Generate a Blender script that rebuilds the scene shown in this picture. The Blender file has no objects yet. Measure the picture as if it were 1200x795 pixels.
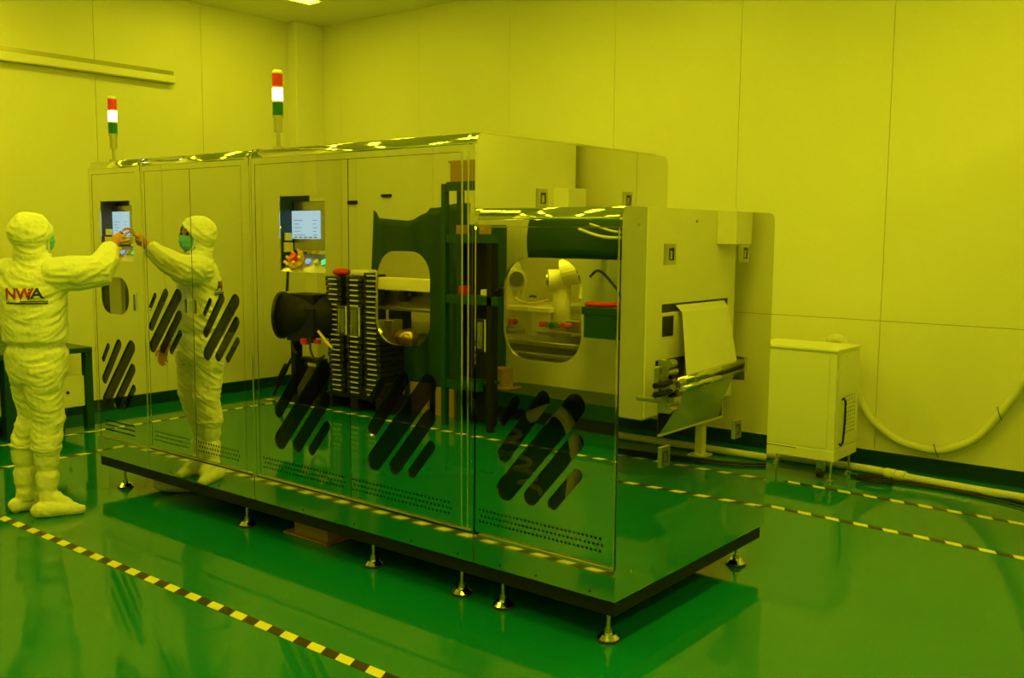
import bpy, bmesh, math, random
from mathutils import Vector, Matrix, noise
random.seed(7)
S = bpy.context.scene
PI = math.pi

# ------------------------------------------------------------------ camera
cam = bpy.data.objects.new('camera', bpy.data.cameras.new('camera'))
bpy.context.collection.objects.link(cam); S.camera = cam
Rv = Vector((0.777966, 0.62825562, 0.00798539)); Uv = Vector((-0.07364986, 0.07856377, 0.99418481)); Fv = Vector((-0.62397483, 0.77403011, -0.10739088))
M = Matrix((Rv, Uv, -Fv)).transposed().to_4x4(); M.translation = Vector((2.05577, -3.22625, 1.68))
cam.matrix_world = M
cam.data.sensor_width = 36; cam.data.lens = 36 * 1142.93 / 1200; cam.data.clip_start = .05; cam.data.clip_end = 60
# ------------------------------------------------------------------ world, exposure
w = bpy.data.worlds.new('world'); S.world = w; w.use_nodes = True
w.node_tree.nodes['Background'].inputs[0].default_value = (.02, .018, .001, 1)
w.node_tree.nodes['Background'].inputs[1].default_value = .3
S.view_settings.view_transform = 'Standard'; S.view_settings.look = 'None'
S.view_settings.exposure = 0.0; S.view_settings.gamma = 1; S.view_settings.use_curve_mapping = False
LAMP = (1.0, .895, .013)         # yellow clean-room tubes
LAMP_POWER = 24.6
CASE_FILL_POWER = 12  # strength of the added fill glow inside the machine

# ------------------------------------------------------------------ materials
def mat(name, col, rough=.5, metal=0, spec=.5, bump=0, bscale=20, coat=0, emit=None, estr=0, rvar=0):
    m = bpy.data.materials.new(name); m.use_nodes = True; nt = m.node_tree; b = nt.nodes['Principled BSDF']
    b.inputs['Base Color'].default_value = (*col, 1); b.inputs['Roughness'].default_value = rough
    b.inputs['Metallic'].default_value = metal; b.inputs['Specular IOR Level'].default_value = spec
    b.inputs['Coat Weight'].default_value = coat; b.inputs['Coat Roughness'].default_value = .03
    if emit:
        b.inputs['Emission Color'].default_value = (*emit, 1); b.inputs['Emission Strength'].default_value = estr
    tc = nt.nodes.new('ShaderNodeTexCoord'); nz = nt.nodes.new('ShaderNodeTexNoise'); nz.inputs['Scale'].default_value = bscale
    nz.inputs['Detail'].default_value = 4; nt.links.new(tc.outputs['Object'], nz.inputs['Vector'])
    if bump:
        bp = nt.nodes.new('ShaderNodeBump'); bp.inputs['Strength'].default_value = bump; bp.inputs['Distance'].default_value = .01
        nt.links.new(nz.outputs[0], bp.inputs['Height']); nt.links.new(bp.outputs[0], b.inputs['Normal'])
    mx = nt.nodes.new('ShaderNodeMix'); mx.data_type = 'RGBA'
    mx.inputs[6].default_value = (*[c * .93 for c in col], 1); mx.inputs[7].default_value = (*[min(1, c * 1.05) for c in col], 1)
    nt.links.new(nz.outputs[0], mx.inputs[0]); nt.links.new(mx.outputs[2], b.inputs['Base Color'])
    if rvar:
        mr = nt.nodes.new('ShaderNodeMapRange'); mr.inputs[3].default_value = rough; mr.inputs[4].default_value = rough + rvar
        nt.links.new(nz.outputs[0], mr.inputs[0]); nt.links.new(mr.outputs[0], b.inputs['Roughness'])
    return m
WALL = mat('wall_panel_white', (.82, .81, .76), .38, bscale=.7, spec=.4)
CEIL = mat('ceiling_white', (.80, .79, .72), .5, bscale=.7)
SEAM = mat('seam_grey', (.22, .21, .18), .7)
FLOOR = mat('green_epoxy', (.004, .19, .22), .045, spec=.6, bump=.018, bscale=3, rvar=.05)
GBASE = mat('green_skirting', (.004, .038, .032), .3)
MIRROR = mat('mirror_steel', (.80, .80, .79), .012, 1, bscale=2)
SKIRT = mat('satin_steel', (.66, .68, .64), .05, 1, bscale=2)
CHROME = mat('chrome', (.80, .80, .76), .09, 1, bscale=3)
STEEL = mat('brushed_steel', (.55, .54, .5), .28, 1, bscale=40)
DARKM = mat('dark_frame_metal', (.012, .012, .011), .5, spec=.25)
BLACK = mat('black_plastic', (.012, .012, .012), .4)
RUBBER = mat('black_rubber', (.02, .02, .02), .55)
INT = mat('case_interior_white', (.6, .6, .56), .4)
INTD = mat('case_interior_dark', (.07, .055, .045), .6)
SUIT = mat('coverall_cloth', (.84, .86, .80), .75, bump=.25, bscale=60)
SKIN = mat('skin', (.62, .30, .22), .5)
MASK = mat('mask_fabric', (.16, .58, .75), .8, bump=.2, bscale=80)
GLOVE = mat('glove', (.85, .62, .5), .5)
WHITE = mat('white_paint', (.86, .85, .80), .4, bscale=2)
FILM = mat('film_white', (.8, .82, .76), .28, bscale=2)
FILM2 = mat('film_underside_reflect', (.42, .52, .40), .18, bscale=3)  # same film, with the green floor's reflection put into its colour
GREENP = mat('green_paint', (.006, .065, .05), .35, bscale=4)
TARP = mat('green_tarp', (.007, .055, .035), .6, bump=.5, bscale=5)
CARD = mat('cardboard', (.42, .26, .16), .85, bscale=12)
WOOD = mat('wood', (.42, .24, .12), .7, bscale=14)
RED = mat('red_plastic', (.75, .03, .02), .35)
YEL = mat('yellow_plastic', (.9, .62, .02), .4)
HOSE = mat('hose_white', (.72, .72, .66), .45, bump=.3, bscale=50)
DGREEN = mat('dark_green_lens', (.0, .10, .04), .15)
BRASS = mat('brass', (.6, .42, .12), .3, 1)
LAMPW = mat('tower_white_lit', (1, .95, .8), .4, emit=(1, .93, .55), estr=4)
LAMPR = mat('tower_red_lens', (.8, .03, .02), .2, emit=(1, .05, .01), estr=.04)
LAMPG = mat('tower_green_lens', (0, .16, .05), .2)
TUBE = mat('ceiling_tube', (1, .9, .1), .5, emit=LAMP, estr=LAMP_POWER)
CASEFILL = mat('case_fill_glow', (1, .9, .1), .5, emit=LAMP, estr=CASE_FILL_POWER)  # glow of the added fill strip, no known lamp
SCREEN = mat('lit_screen', (.05, .05, .05), .2, emit=(.36, .55, .60), estr=1)
SCRTXT = mat('screen_print', (.05, .05, .05), .3, emit=(.08, .16, .2), estr=1)
BTNG = mat('button_green_lit', (.02, .3, .1), .3, emit=(.04, .75, .28), estr=1)
BTNB = mat('button_blue_lit', (.1, .1, .4), .3, emit=(.2, .35, .6), estr=1)
BTNY = mat('button_yellow', (.85, .75, .1), .3)
LOGOR = mat('print_red', (.6, .012, .012), .7)
LOGOB = mat('print_black', (.012, .012, .012), .7)
def glass_mat(name='window_acrylic', tr=.86, base=.05):
    m = bpy.data.materials.new(name); m.use_nodes = True; nt = m.node_tree; nt.nodes.clear()
    o = nt.nodes.new('ShaderNodeOutputMaterial'); mx = nt.nodes.new('ShaderNodeMixShader'); t = nt.nodes.new('ShaderNodeBsdfTransparent')
    g = nt.nodes.new('ShaderNodeBsdfGlossy'); lw = nt.nodes.new('ShaderNodeLayerWeight'); lw.inputs[0].default_value = .35; f = nt.nodes.new('ShaderNodeMath'); f.operation = 'MULTIPLY'; pw = nt.nodes.new('ShaderNodeMath'); pw.operation = 'POWER'; pw.inputs[1].default_value = 4.5; nt.links.new(lw.outputs[1], pw.inputs[0]); nt.links.new(pw.outputs[0], f.inputs[0]); f.inputs[1].default_value = .8; ad = nt.nodes.new('ShaderNodeMath'); ad.inputs[1].default_value = base; nt.links.new(f.outputs[0], ad.inputs[0]); f = ad
    t.inputs[0].default_value = (tr, tr, tr * .98, 1); g.inputs['Roughness'].default_value = .01; g.inputs[0].default_value = (.8, .8, .8, 1)
    for a, b in ((f.outputs[0], mx.inputs[0]), (t.outputs[0], mx.inputs[1]), (g.outputs[0], mx.inputs[2]), (mx.outputs[0], o.inputs[0])): nt.links.new(a, b)
    return m
GLASS = glass_mat(); SMOKE = glass_mat('smoked_acrylic', .80, .05)
def tape_mat():
    m = mat('hazard_tape', (.8, .6, .05), .35); nt = m.node_tree; b = nt.nodes['Principled BSDF']
    for l in list(b.inputs['Base Color'].links): nt.links.remove(l)
    tc = nt.nodes.new('ShaderNodeTexCoord'); sx = nt.nodes.new('ShaderNodeSeparateXYZ'); nt.links.new(tc.outputs['Object'], sx.inputs[0])
    def math_(op, a, bb):
        n = nt.nodes.new('ShaderNodeMath'); n.operation = op
        for i, v in enumerate((a, bb)):
            if isinstance(v, (int, float)): n.inputs[i].default_value = v
            elif v is not None: nt.links.new(v, n.inputs[i])
        return n.outputs[0]
    v = math_('FRACT', math_('DIVIDE', math_('ADD', math_('ADD', sx.outputs[0], math_('MULTIPLY', sx.outputs[1], .5)), 100.0), .1735), None)
    c = math_('GREATER_THAN', v, .5)
    mx = nt.nodes.new('ShaderNodeMix'); mx.data_type = 'RGBA'; mx.inputs[6].default_value = (.035, .02, .015, 1); mx.inputs[7].default_value = (.85, .78, .3, 1)
    nt.links.new(c, mx.inputs[0]); nt.links.new(mx.outputs[2], b.inputs['Base Color'])
    return m
TAPE = tape_mat()

# ------------------------------------------------------------------ helpers
COL = bpy.context.collection
def link(name, bm, m, parent=None, smooth=False):
    me = bpy.data.meshes.new(name); bm.to_mesh(me); bm.free(); me.materials.append(m)
    if smooth: me.shade_smooth()
    o = bpy.data.objects.new(name, me); COL.objects.link(o)
    if parent:
        o.parent = parent
        o.location = -world_loc(parent)
    return o
def world_loc(p):
    l = Vector((0, 0, 0))
    while p: l += p.location; p = p.parent
    return l
def empty(name, loc): o = bpy.data.objects.new(name, None); o.location = loc; o.empty_display_size = .1; COL.objects.link(o); return o
def tag(o, label=None, cat=None, group=None, kind=None):
    for k, v in (('label', label), ('category', cat), ('group', group), ('kind', kind)):
        if v: o[k] = v
    return o
def thing(name, label, cat, loc, group=None): return tag(empty(name, loc), label, cat, group)
def box(bm, a, b, bev=0):
    a, b = Vector([min(x, y) for x, y in zip(a, b)]), Vector([max(x, y) for x, y in zip(a, b)])
    r = bmesh.ops.create_cube(bm, size=1, matrix=Matrix.Translation((a + b) / 2) @ Matrix.Diagonal((*(b - a), 1)))
    if bev: bmesh.ops.bevel(bm, geom=list({e for v in r['verts'] for e in v.link_edges}), offset=bev, segments=2, affect='EDGES', profile=.5)
def B(*boxes, bev=0):
    bm = bmesh.new()
    for a, b in boxes: box(bm, a, b, bev)
    return bm
def cyl(bm, p, q, r, r2=None, n=20, cap=True):
    p, q = Vector(p), Vector(q); d = q - p
    bmesh.ops.create_cone(bm, cap_ends=cap, segments=n, radius1=r, radius2=r if r2 is None else r2, depth=d.length,
                          matrix=Matrix.Translation((p + q) / 2) @ d.to_track_quat('Z', 'Y').to_matrix().to_4x4())
def CY(*cs, n=20):
    bm = bmesh.new()
    for c in cs: cyl(bm, *c, n=n)
    return bm
def tube(bm, pts, r, n=10, sub=6):
    P = [Vector(p) for p in pts]; Q = []
    for i in range(len(P) - 1):           # Catmull-Rom
        a, b, c, d = P[max(i - 1, 0)], P[i], P[i + 1], P[min(i + 2, len(P) - 1)]
        for k in range(sub):
            t = k / sub; Q.append(.5 * ((2 * b) + (c - a) * t + (2 * a - 5 * b + 4 * c - d) * t * t + (3 * b - a - 3 * c + d) * t ** 3))
    Q.append(P[-1]); rings = []
    for i, q in enumerate(Q):
        d = (Q[min(i + 1, len(Q) - 1)] - Q[max(i - 1, 0)]).normalized(); u = d.cross(Vector((0, 0, 1)))
        if u.length < .05: u = d.cross(Vector((0, 1, 0)))
        u.normalize(); v = d.cross(u)
        rings.append([bm.verts.new(q + (u * math.cos(2 * PI * k / n) + v * math.sin(2 * PI * k / n)) * r) for k in range(n)])
    for a, b in zip(rings, rings[1:]):
        for k in range(n): bm.faces.new((a[k], a[(k + 1) % n], b[(k + 1) % n], b[k]))
    bm.faces.new(rings[0][::-1]); bm.faces.new(rings[-1])
def T(pts, r, n=10, sub=6): bm = bmesh.new(); tube(bm, pts, r, n, sub); return bm
def capsule(p, q, r, n=8):
    (x0, z0), (x1, z1) = p, q; L = math.hypot(x1 - x0, z1 - z0); ux, uz = (x1 - x0) / L, (z1 - z0) / L
    x0 += ux * r; z0 += uz * r; x1 -= ux * r; z1 -= uz * r; a = math.atan2(uz, ux); out = []
    for c, s in (((x1, z1), a - PI / 2), ((x0, z0), a + PI / 2)):
        for k in range(n + 1): t = s + PI * k / n; out.append((c[0] + r * math.cos(t), c[1] + r * math.sin(t)))
    return out
def rrect(x0, x1, z0, z1, r, n=7):
    out = []
    for cx, cz, s in ((x1 - r, z1 - r, 0), (x0 + r, z1 - r, 1), (x0 + r, z0 + r, 2), (x1 - r, z0 + r, 3)):
        for k in range(n + 1): t = s * PI / 2 + PI / 2 * k / n; out.append((cx + r * math.cos(t), cz + r * math.sin(t)))
    return out
def circ(x, z, r, n=6): return [(x + r * math.cos(2 * PI * k / n), z + r * math.sin(2 * PI * k / n)) for k in range(n)]
def rect(x0, x1, z0, z1): return [(x0, z0), (x1, z0), (x1, z1), (x0, z1)]
def plate(outer, holes, y0, y1, axis='Y'):
    """sheet with real holes: loops in (x,z) at Y=y0..y1 (or (y,z) at X for axis 'X')"""
    bm = bmesh.new(); P = (lambda a, b: (a, y0, b)) if axis == 'Y' else (lambda a, b: (y0, a, b)); es = []
    for lp in [outer] + list(holes):
        vs = [bm.verts.new(P(*p)) for p in lp]; es += [bm.edges.new((vs[i], vs[(i + 1) % len(vs)])) for i in range(len(vs))]
    bmesh.ops.triangle_fill(bm, edges=es, use_beauty=True, normal=(0, -1, 0) if axis == 'Y' else (1, 0, 0))
    r = bmesh.ops.extrude_face_region(bm, geom=bm.faces[:]); d = (0, y1 - y0, 0) if axis == 'Y' else (y1 - y0, 0, 0)
    bmesh.ops.translate(bm, vec=d, verts=[g for g in r['geom'] if isinstance(g, bmesh.types.BMVert)])
    bmesh.ops.recalc_face_normals(bm, faces=bm.faces[:]); return bm
def struct(name, bm, m, parent=None): o = link(name, bm, m, parent); return tag(o, kind='structure') if not parent else o
def extr(profile, x0, x1):
    """profile in (y,z) extruded along X"""
    bm = bmesh.new(); a = [bm.verts.new((x0, *p)) for p in profile]; b = [bm.verts.new((x1, *p)) for p in profile]; n = len(a)
    for i in range(n): bm.faces.new((a[i], a[(i + 1) % n], b[(i + 1) % n], b[i]))
    bm.faces.new(a[::-1]); bm.faces.new(b); bmesh.ops.recalc_face_normals(bm, faces=bm.faces[:]); return bm

# ------------------------------------------------------------------ room
XL, XR, YF, YB, HC = -6.56, 6.0, -4.15, 3.957, 3.9
struct('floor', B(((XL - .1, YF - .1, -.1), (XR + .1, YB + .1, 0))), FLOOR)
ceil = struct('ceiling', B(((XL - .1, YF - .1, HC + .012), (XR + .1, YB + .1, HC + .1))), SEAM)
cx = [XL, -5.1, -3.6, -2.1, -.6, .9, 2.4, 3.9, 5.2, XR]; cy = [YF, -2.9, -1.3, .3, 1.9, YB]
for i in range(9):
    for j in range(5): link('ceiling_panel', B(((cx[i] + .002, cy[j] + .002, HC), (cx[i + 1] - .002, cy[j + 1] - .002, HC + .012))), CEIL, ceil)
wb = struct('wall_back', B(((XL, YB + .012, 0), (XR, YB + .1, HC))), SEAM)
wf = struct('wall_front', B(((XL, YF - .1, 0), (XR, YF - .012, HC))), SEAM)
wl = struct('wall_left', B(((XL - .1, YF, 0), (XL - .012, YB, HC))), SEAM)
wr = struct('wall_right', B(((XR + .012, YF, 0), (XR + .1, YB, HC))), SEAM)
xs = [XL, -6.12, -4.955, -3.79, -2.63, -1.465, -.296, .87, 2.035, 3.2, 4.365, 5.53, XR]
ys = [YF, -3.22, -2.05, -.9, .26, 1.42, 2.53, YB]
g = .0022
for a, b in zip(xs, xs[1:]):
    for z0, z1 in ((0, 1.068), (1.072, HC)):
        link('wall_panel', B(((a + g, YB, z0), (b - g, YB + .012, z1))), WALL, wb)
    link('wall_panel', B(((a + g, YF - .012, 0), (b - g, YF, HC))), WALL, wf)
for a, b in zip(ys, ys[1:]):
    link('wall_panel', B(((XL - .012, a + g, 0), (XL, b - g, HC))), WALL, wl)
    link('wall_panel', B(((XR, a + g, 0), (XR + .012, b - g, HC))), WALL, wr)
struct('trim_1', B(((XL, 3.58, 0), (-6.403, YB, HC)), bev=.012), WALL)      # column in the far left corner
struct('trim_2', B(((XL, YF, 0), (-6.36, YF + .38, HC)), bev=.012), WALL)   # column in the near left corner
def skirting(name, a, b, n):
    bm = B((a, b)); o = struct(name, bm, GBASE)
skirting('baseboard_back', (-6.4, YB - .012, 0), (XR, YB, .112), 0)
skirting('baseboard_front', (-6.36, YF, 0), (XR, YF + .012, .112), 0)
skirting('baseboard_left', (XL, YF + .38, 0), (XL + .012, 3.58, .112), 0)
skirting('baseboard_right', (XR - .012, YF, 0), (XR, YB, .112), 0)
struct('baseboard_column', B(((-6.56, 3.568, 0), (-6.391, YB - .012, .112)), ((-6.56, YF + .012, 0), (-6.348, YF + .392, .112))), GBASE)
# cable trunking on the left wall
t = thing('cable_trunking', 'long white cable trunking rail mounted high on the left wall', 'trunking', (XL, .3, 3.13))
link('trunking_channel', B(((XL, -1.7, 3.10), (XL + .055, 2.2, 3.165)), bev=.004), WHITE, t)
link('trunking_lid', B(((XL, -1.7, 3.165), (XL + .03, 2.2, 3.21)), ((XL, -1.7, 3.087), (XL + .07, 2.19, 3.099))), STEEL, t)
# ceiling lamps
k = 0
for X, nx in ((-5.49, 'first'), (-2.5, 'second'), (.5, 'third'), (3.5, 'last')):
    for Y, ny in ((2.45 if X < -5 else 1.9, 'over the back aisle'), (-.5, 'above the middle'), (-2.75, 'over the front aisle')):
        lab = 'yellow ceiling tube light nearest the corner column' if k == 0 else 'yellow ceiling tube light %s, %s row from the left wall' % (ny, nx)
        L = thing('ceiling_light', lab, 'light', (X, Y, HC), 'yellow ceiling lights')
        wd = .09 if k == 0 else .07 if Y < -2 and X < -5 else .15 if Y < -2 and X < 0 else .17
        link('lamp_housing', B(((X - wd, Y - .65, HC - .03), (X + wd, Y + .65, HC - .001))), WHITE, L)
        link('diffuser', B(((X - wd + .015, Y - .62, HC - .038), (X + wd - .015, Y + .62, HC - .0305))), TUBE, L); k += 1

# ------------------------------------------------------------------ floor tape
def tape(p, q, wd, label):
    p, q = Vector((*p, 0)), Vector((*q, 0)); L = (q - p).length
    o = link('floor_tape', B(((0, -wd / 2, .0002), (L, wd / 2, .0016))), TAPE)
    o.location = p; o.rotation_euler.z = math.atan2(q.y - p.y, q.x - p.x)
    tag(o, label, 'tape', 'hazard tape lines on the floor')
tape((-5.0, -.765), (5.5, -.745), .052, 'yellow and black striped floor tape in front of the machine')
tape((-.6, 3.077), (5.5, 2.90), .05, 'striped floor tape running just in front of the chiller cabinet')
tape((-.6, 2.428), (5.5, 2.14), .05, 'striped floor tape between the chiller cabinet and the machine, nearer line')
tape((-6.0, -2.80), (5.5, -2.78), .05, 'striped floor tape beside the far wall, seen only mirrored in the doors')
tape((-5.745, -3.4), (-5.735, 2.6), .05, 'striped floor tape along the foot of the green workbench')
tape((-5.02, -.74), (-4.93, 2.4), .05, 'striped floor tape between the green workbench and the machine')

# ------------------------------------------------------------------ the machine
mc = thing('processing_machine', 'long mirror-polished stainless steel machine with slotted doors in the middle of the room', 'machine', (-2.0, .7, 0))
ZB, ZD, ZT, ZL, R = .20, .338, 2.118, 1.791, .053
# module: x0,x1, top, depth
mods = [(-4.06, -3.447, ZT, 1.652), (-3.441, -2.368, ZT, 1.652), (-2.362, -.7585, ZT, 1.652), (-.7535, 0, ZL, 1.4045)]
def outline(top, D):
    r2 = .05; pr = [(0, ZB), (D, ZB)]
    pr += [(D - r2 + r2 * math.cos(a), top - r2 + r2 * math.sin(a)) for a in [PI / 2 * k / 6 for k in range(7)]]
    pr += [(R - R * math.sin(a), top - R + R * math.cos(a)) for a in [PI / 2 * k / 10 for k in range(11)]]
    return pr
for i, (x0, x1, top, D) in enumerate(mods):
    for x, wd in ((x0, .014), (x1 - .014, .014)):      # side panels, rounded at the top corners
        if i == 3 and x == x0: continue
        link('side_panel', extr(outline(top, D), x, x + wd), MIRROR, mc)
    pr = [(R - (R) * math.sin(a), top - R + (R) * math.cos(a)) for a in [PI / 2 * k / 12 for k in range(13)]]
    pi = [(R - (R - .003) * math.sin(a), top - R + (R - .003) * math.cos(a)) for a in [PI / 2 * k / 12 for k in range(13)]]
    o = link('top_cover', extr([(D - .05, top), *pr, *pi[::-1], (D - .05, top - .003)], x0 + .0145, x1 - .0145), CHROME, mc, True)
    zt = top - .085
    link('header_strip', B(((x0 + .0145, .001, zt + .002), (x1 - .0145, .012, top - R))), MIRROR, mc)
    link('skirt_panel', B(((x0 + .0005, -.004, ZB), (x1 - .0005, .012, ZD - .004)), bev=.0015), SKIRT, mc)
    zl = ZD + (.004 if i in (0, 3) else .012); link('skirt_lip', B(((x0 + .03, -.010, zl - (.015 if i in (0, 3) else .008)), (x1 - .015, .0035, zl)), bev=.002), STEEL, mc)
    link('back_panel', B(((x0 + .015, D - .02, ZB), (x1 - .015, D - .008, top - .05))), WHITE, mc)
# two ribs at each joint of the chrome top
for x in (-3.444, -2.365, -.775):
    for dx in (-.022, .022):
        pr = [(R - (R + .004) * math.sin(a), ZT - R + (R + .004) * math.cos(a)) for a in [PI / 2 * k / 12 for k in range(13)]]
        pi = [(R - (R - .003) * math.sin(a), ZT - R + (R - .003) * math.cos(a)) for a in [PI / 2 * k / 12 for k in range(13)]]
        link('top_rib', extr([(1.5, ZT + .004), *pr, *pi[::-1], (1.5, ZT - .002)], x + dx - .006, x + dx + .006), CHROME, mc, False)
# base frame and plinth plates
link('base_frame', B(((-4.05, .01, .135), (-.01, .07, ZB - .001)), ((-4.05, 1.32, .135), (-.01, 1.38, ZB - .001)),
    ((-4.05, .07, .135), (-3.99, 1.32, ZB - .001)), ((-.07, .07, .135), (-.01, 1.32, ZB - .001)), ((-2.4, .07, .135), (-2.33, 1.32, ZB - .001)),
    ((-.80, .07, .135), (-.73, 1.32, ZB - .001))), DARKM, mc)
link('under_shade_slab', B(((-3.2, .36, .075), (-.12, 1.22, .134))), DARKM, mc)  # added dark slab so the floor beneath reflects black
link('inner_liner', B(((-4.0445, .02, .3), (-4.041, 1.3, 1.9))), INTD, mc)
link('floor_plate', B(((-4.04, .02, ZB), (-.02, 1.37, ZB + .01))), DARKM, mc)
# pattern of slots (lower left corner 0,0; size .43 x .49)
SL = [((0, .32), (.10, .455), .022), ((0, .165), (.255, .49), .036), ((0, 0), (.43, .49), .05), ((.148, 0), (.43, .33), .038), ((.272, 0), (.43, .185), .027)]
def slots(x, z, sx=1, sz=1): return [capsule((x + a[0] * sx, z + a[1] * sz), (x + b[0] * sx, z + b[1] * sz), r * (sx + sz) / 2) for a, b, r in SL]
def perf(x0, x1, n):
    out = []
    for j in range(3):
        for k in range(n): out.append(circ(x0 + (x1 - x0) * (k + (.5 if j % 2 else 0)) / (n - .5), .398 + j * .026, .0068))
    return out
def door(x0, x1, zt, holes, handle=None, win=None):
    hs = list(holes)
    if win: hs.append(win)
    if handle: hs.append(rect(*handle))
    d = link('door', plate(rect(x0, x1, ZD + (.006 if x0 > -.8 or x0 < -3.6 else .014), zt - .002), hs, .003, .010), MIRROR, mc)
    xs_ = [p[0] for h in holes if len(h) > 10 for p in h]; zs_ = [p[1] for h in holes if len(h) > 10 for p in h]
    link('smoked_pane', B(((min(xs_) - .02, .0105, min(zs_) - .02), (max(xs_) + .02, .0125, max(zs_) + .02))), SMOKE, d)
    if win:
        link('window_pane', plate(win, [], .0105, .0135), GLASS, d)
        xa = min(p[0] for p in win); xb = max(p[0] for p in win); za = min(p[1] for p in win); zb = max(p[1] for p in win)
        ring = [((p[0] - (xa + xb) / 2) * 1.03 + (xa + xb) / 2, (p[1] - (za + zb) / 2) * 1.03 + (za + zb) / 2) for p in win]
        link('window_seal', plate(ring, [win], .0105, .018), STEEL, d)
    if handle:
        a, b, c, e = handle
        o = link('handle', B(((a + .004, .0105, c + .004), (b - .004, .016, e - .004)), ((a + (b - a) * .62, .004, c + .02), (b - .005, .012, e - .02))), STEEL, d)
        link('handle_frame', plate(rect(a - .006, b + .006, c - .006, e + .006), [rect(a + .004, b - .004, c + .006, e - .006)], -.002, .0029), CHROME, d)
    return d
Z1 = ZT - .083; Z4 = ZL - .083
SCR = [(-3.93, -3.55, 1.49, 1.868), (-2.115, -1.752, 1.475, 1.868)]
def screw(*r): return rect(*r)
door(-4.02, -3.51, Z1, slots(-3.97, .545, .9, .9) + [rect(*SCR[0])] + [rect(-3.96, -3.60, .452 - .03 * j - .008, .452 - .03 * j) for j in range(3)], (-3.565, -3.535, 1.18, 1.292),
     rrect(-3.952, -3.62, 1.152, 1.385, .105))
door(-3.40, -2.927, Z1, slots(-3.39, .95, .79, .78) + perf(-3.37, -3.0, 15), (-3.005, -2.972, 1.20, 1.29))
door(-2.922, -2.442, Z1, slots(-2.82, .95, .77, .77) + perf(-2.905, -2.51, 16), (-2.91, -2.877, 1.20, 1.29))
door(-2.315, -1.582, Z1, slots(-2.17, .53) + [rect(*SCR[1])] + perf(-2.285, -1.628, 27), (-1.66, -1.61, 1.18, 1.31))
door(-1.577, -.838, Z1, slots(-1.438, .53) + perf(-1.563, -.9, 27), (-1.565, -1.515, 1.18, 1.31), rrect(-1.39, -1.03, 1.152, 1.595, .12))
door(-.752, -.017, Z4, slots(-.61, .53) + perf(-.725, -.068, 31), (-.742, -.705, 1.17, 1.30), rrect(-.593, -.188, 1.15, 1.58, .12))
# narrow posts beside the doors
for a, b, z in ((-4.046, -4.023, Z1), (-3.507, -3.462, Z1), (-3.426, -3.403, Z1), (-2.438, -2.383, Z1), (-2.347, -2.318, Z1), (-.834, -.800, Z1), (-.797, -.773, Z1)):
    link('door_post', B(((a, .001, ZD + .003), (b, .011, z + .001)), bev=.001), MIRROR, mc)
for x, z in ((-.835, Z1), (-.7985, Z1), (-.0155, Z4), (-3.443, Z1), (-2.365, Z1)):
    link('edge_trim', B(((x - .0025, -.003, ZD), (x + .0025, .002, z))), CHROME, mc)
link('edge_trim', B(((-.752, -.003, Z4 - .002), (-.001, .003, Z4 + .003))), CHROME, mc)
link('corner_joint', B(((-.0065, -.0015, ZB + .002), (-.002, .0008, Z4))), BLACK, mc)
# black joint fillers behind the door gaps
for x in (-4.0215, -3.5085, -3.4015, -2.9245, -2.44, -2.3165, -1.5795, -.836, -.0165):
    link('joint_filler', B(((x - .006, .0115, ZD), (x + .006, .016, (Z4 if x > -.7 else Z1) + .004))), BLACK, mc)
for a, b in ((-4.02, -3.51), (-3.4, -2.442), (-2.315, -.838)):
    link('joint_filler', B(((a, .0115, Z1 - .008), (b, .016, Z1 + .008))), BLACK, mc)
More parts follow.
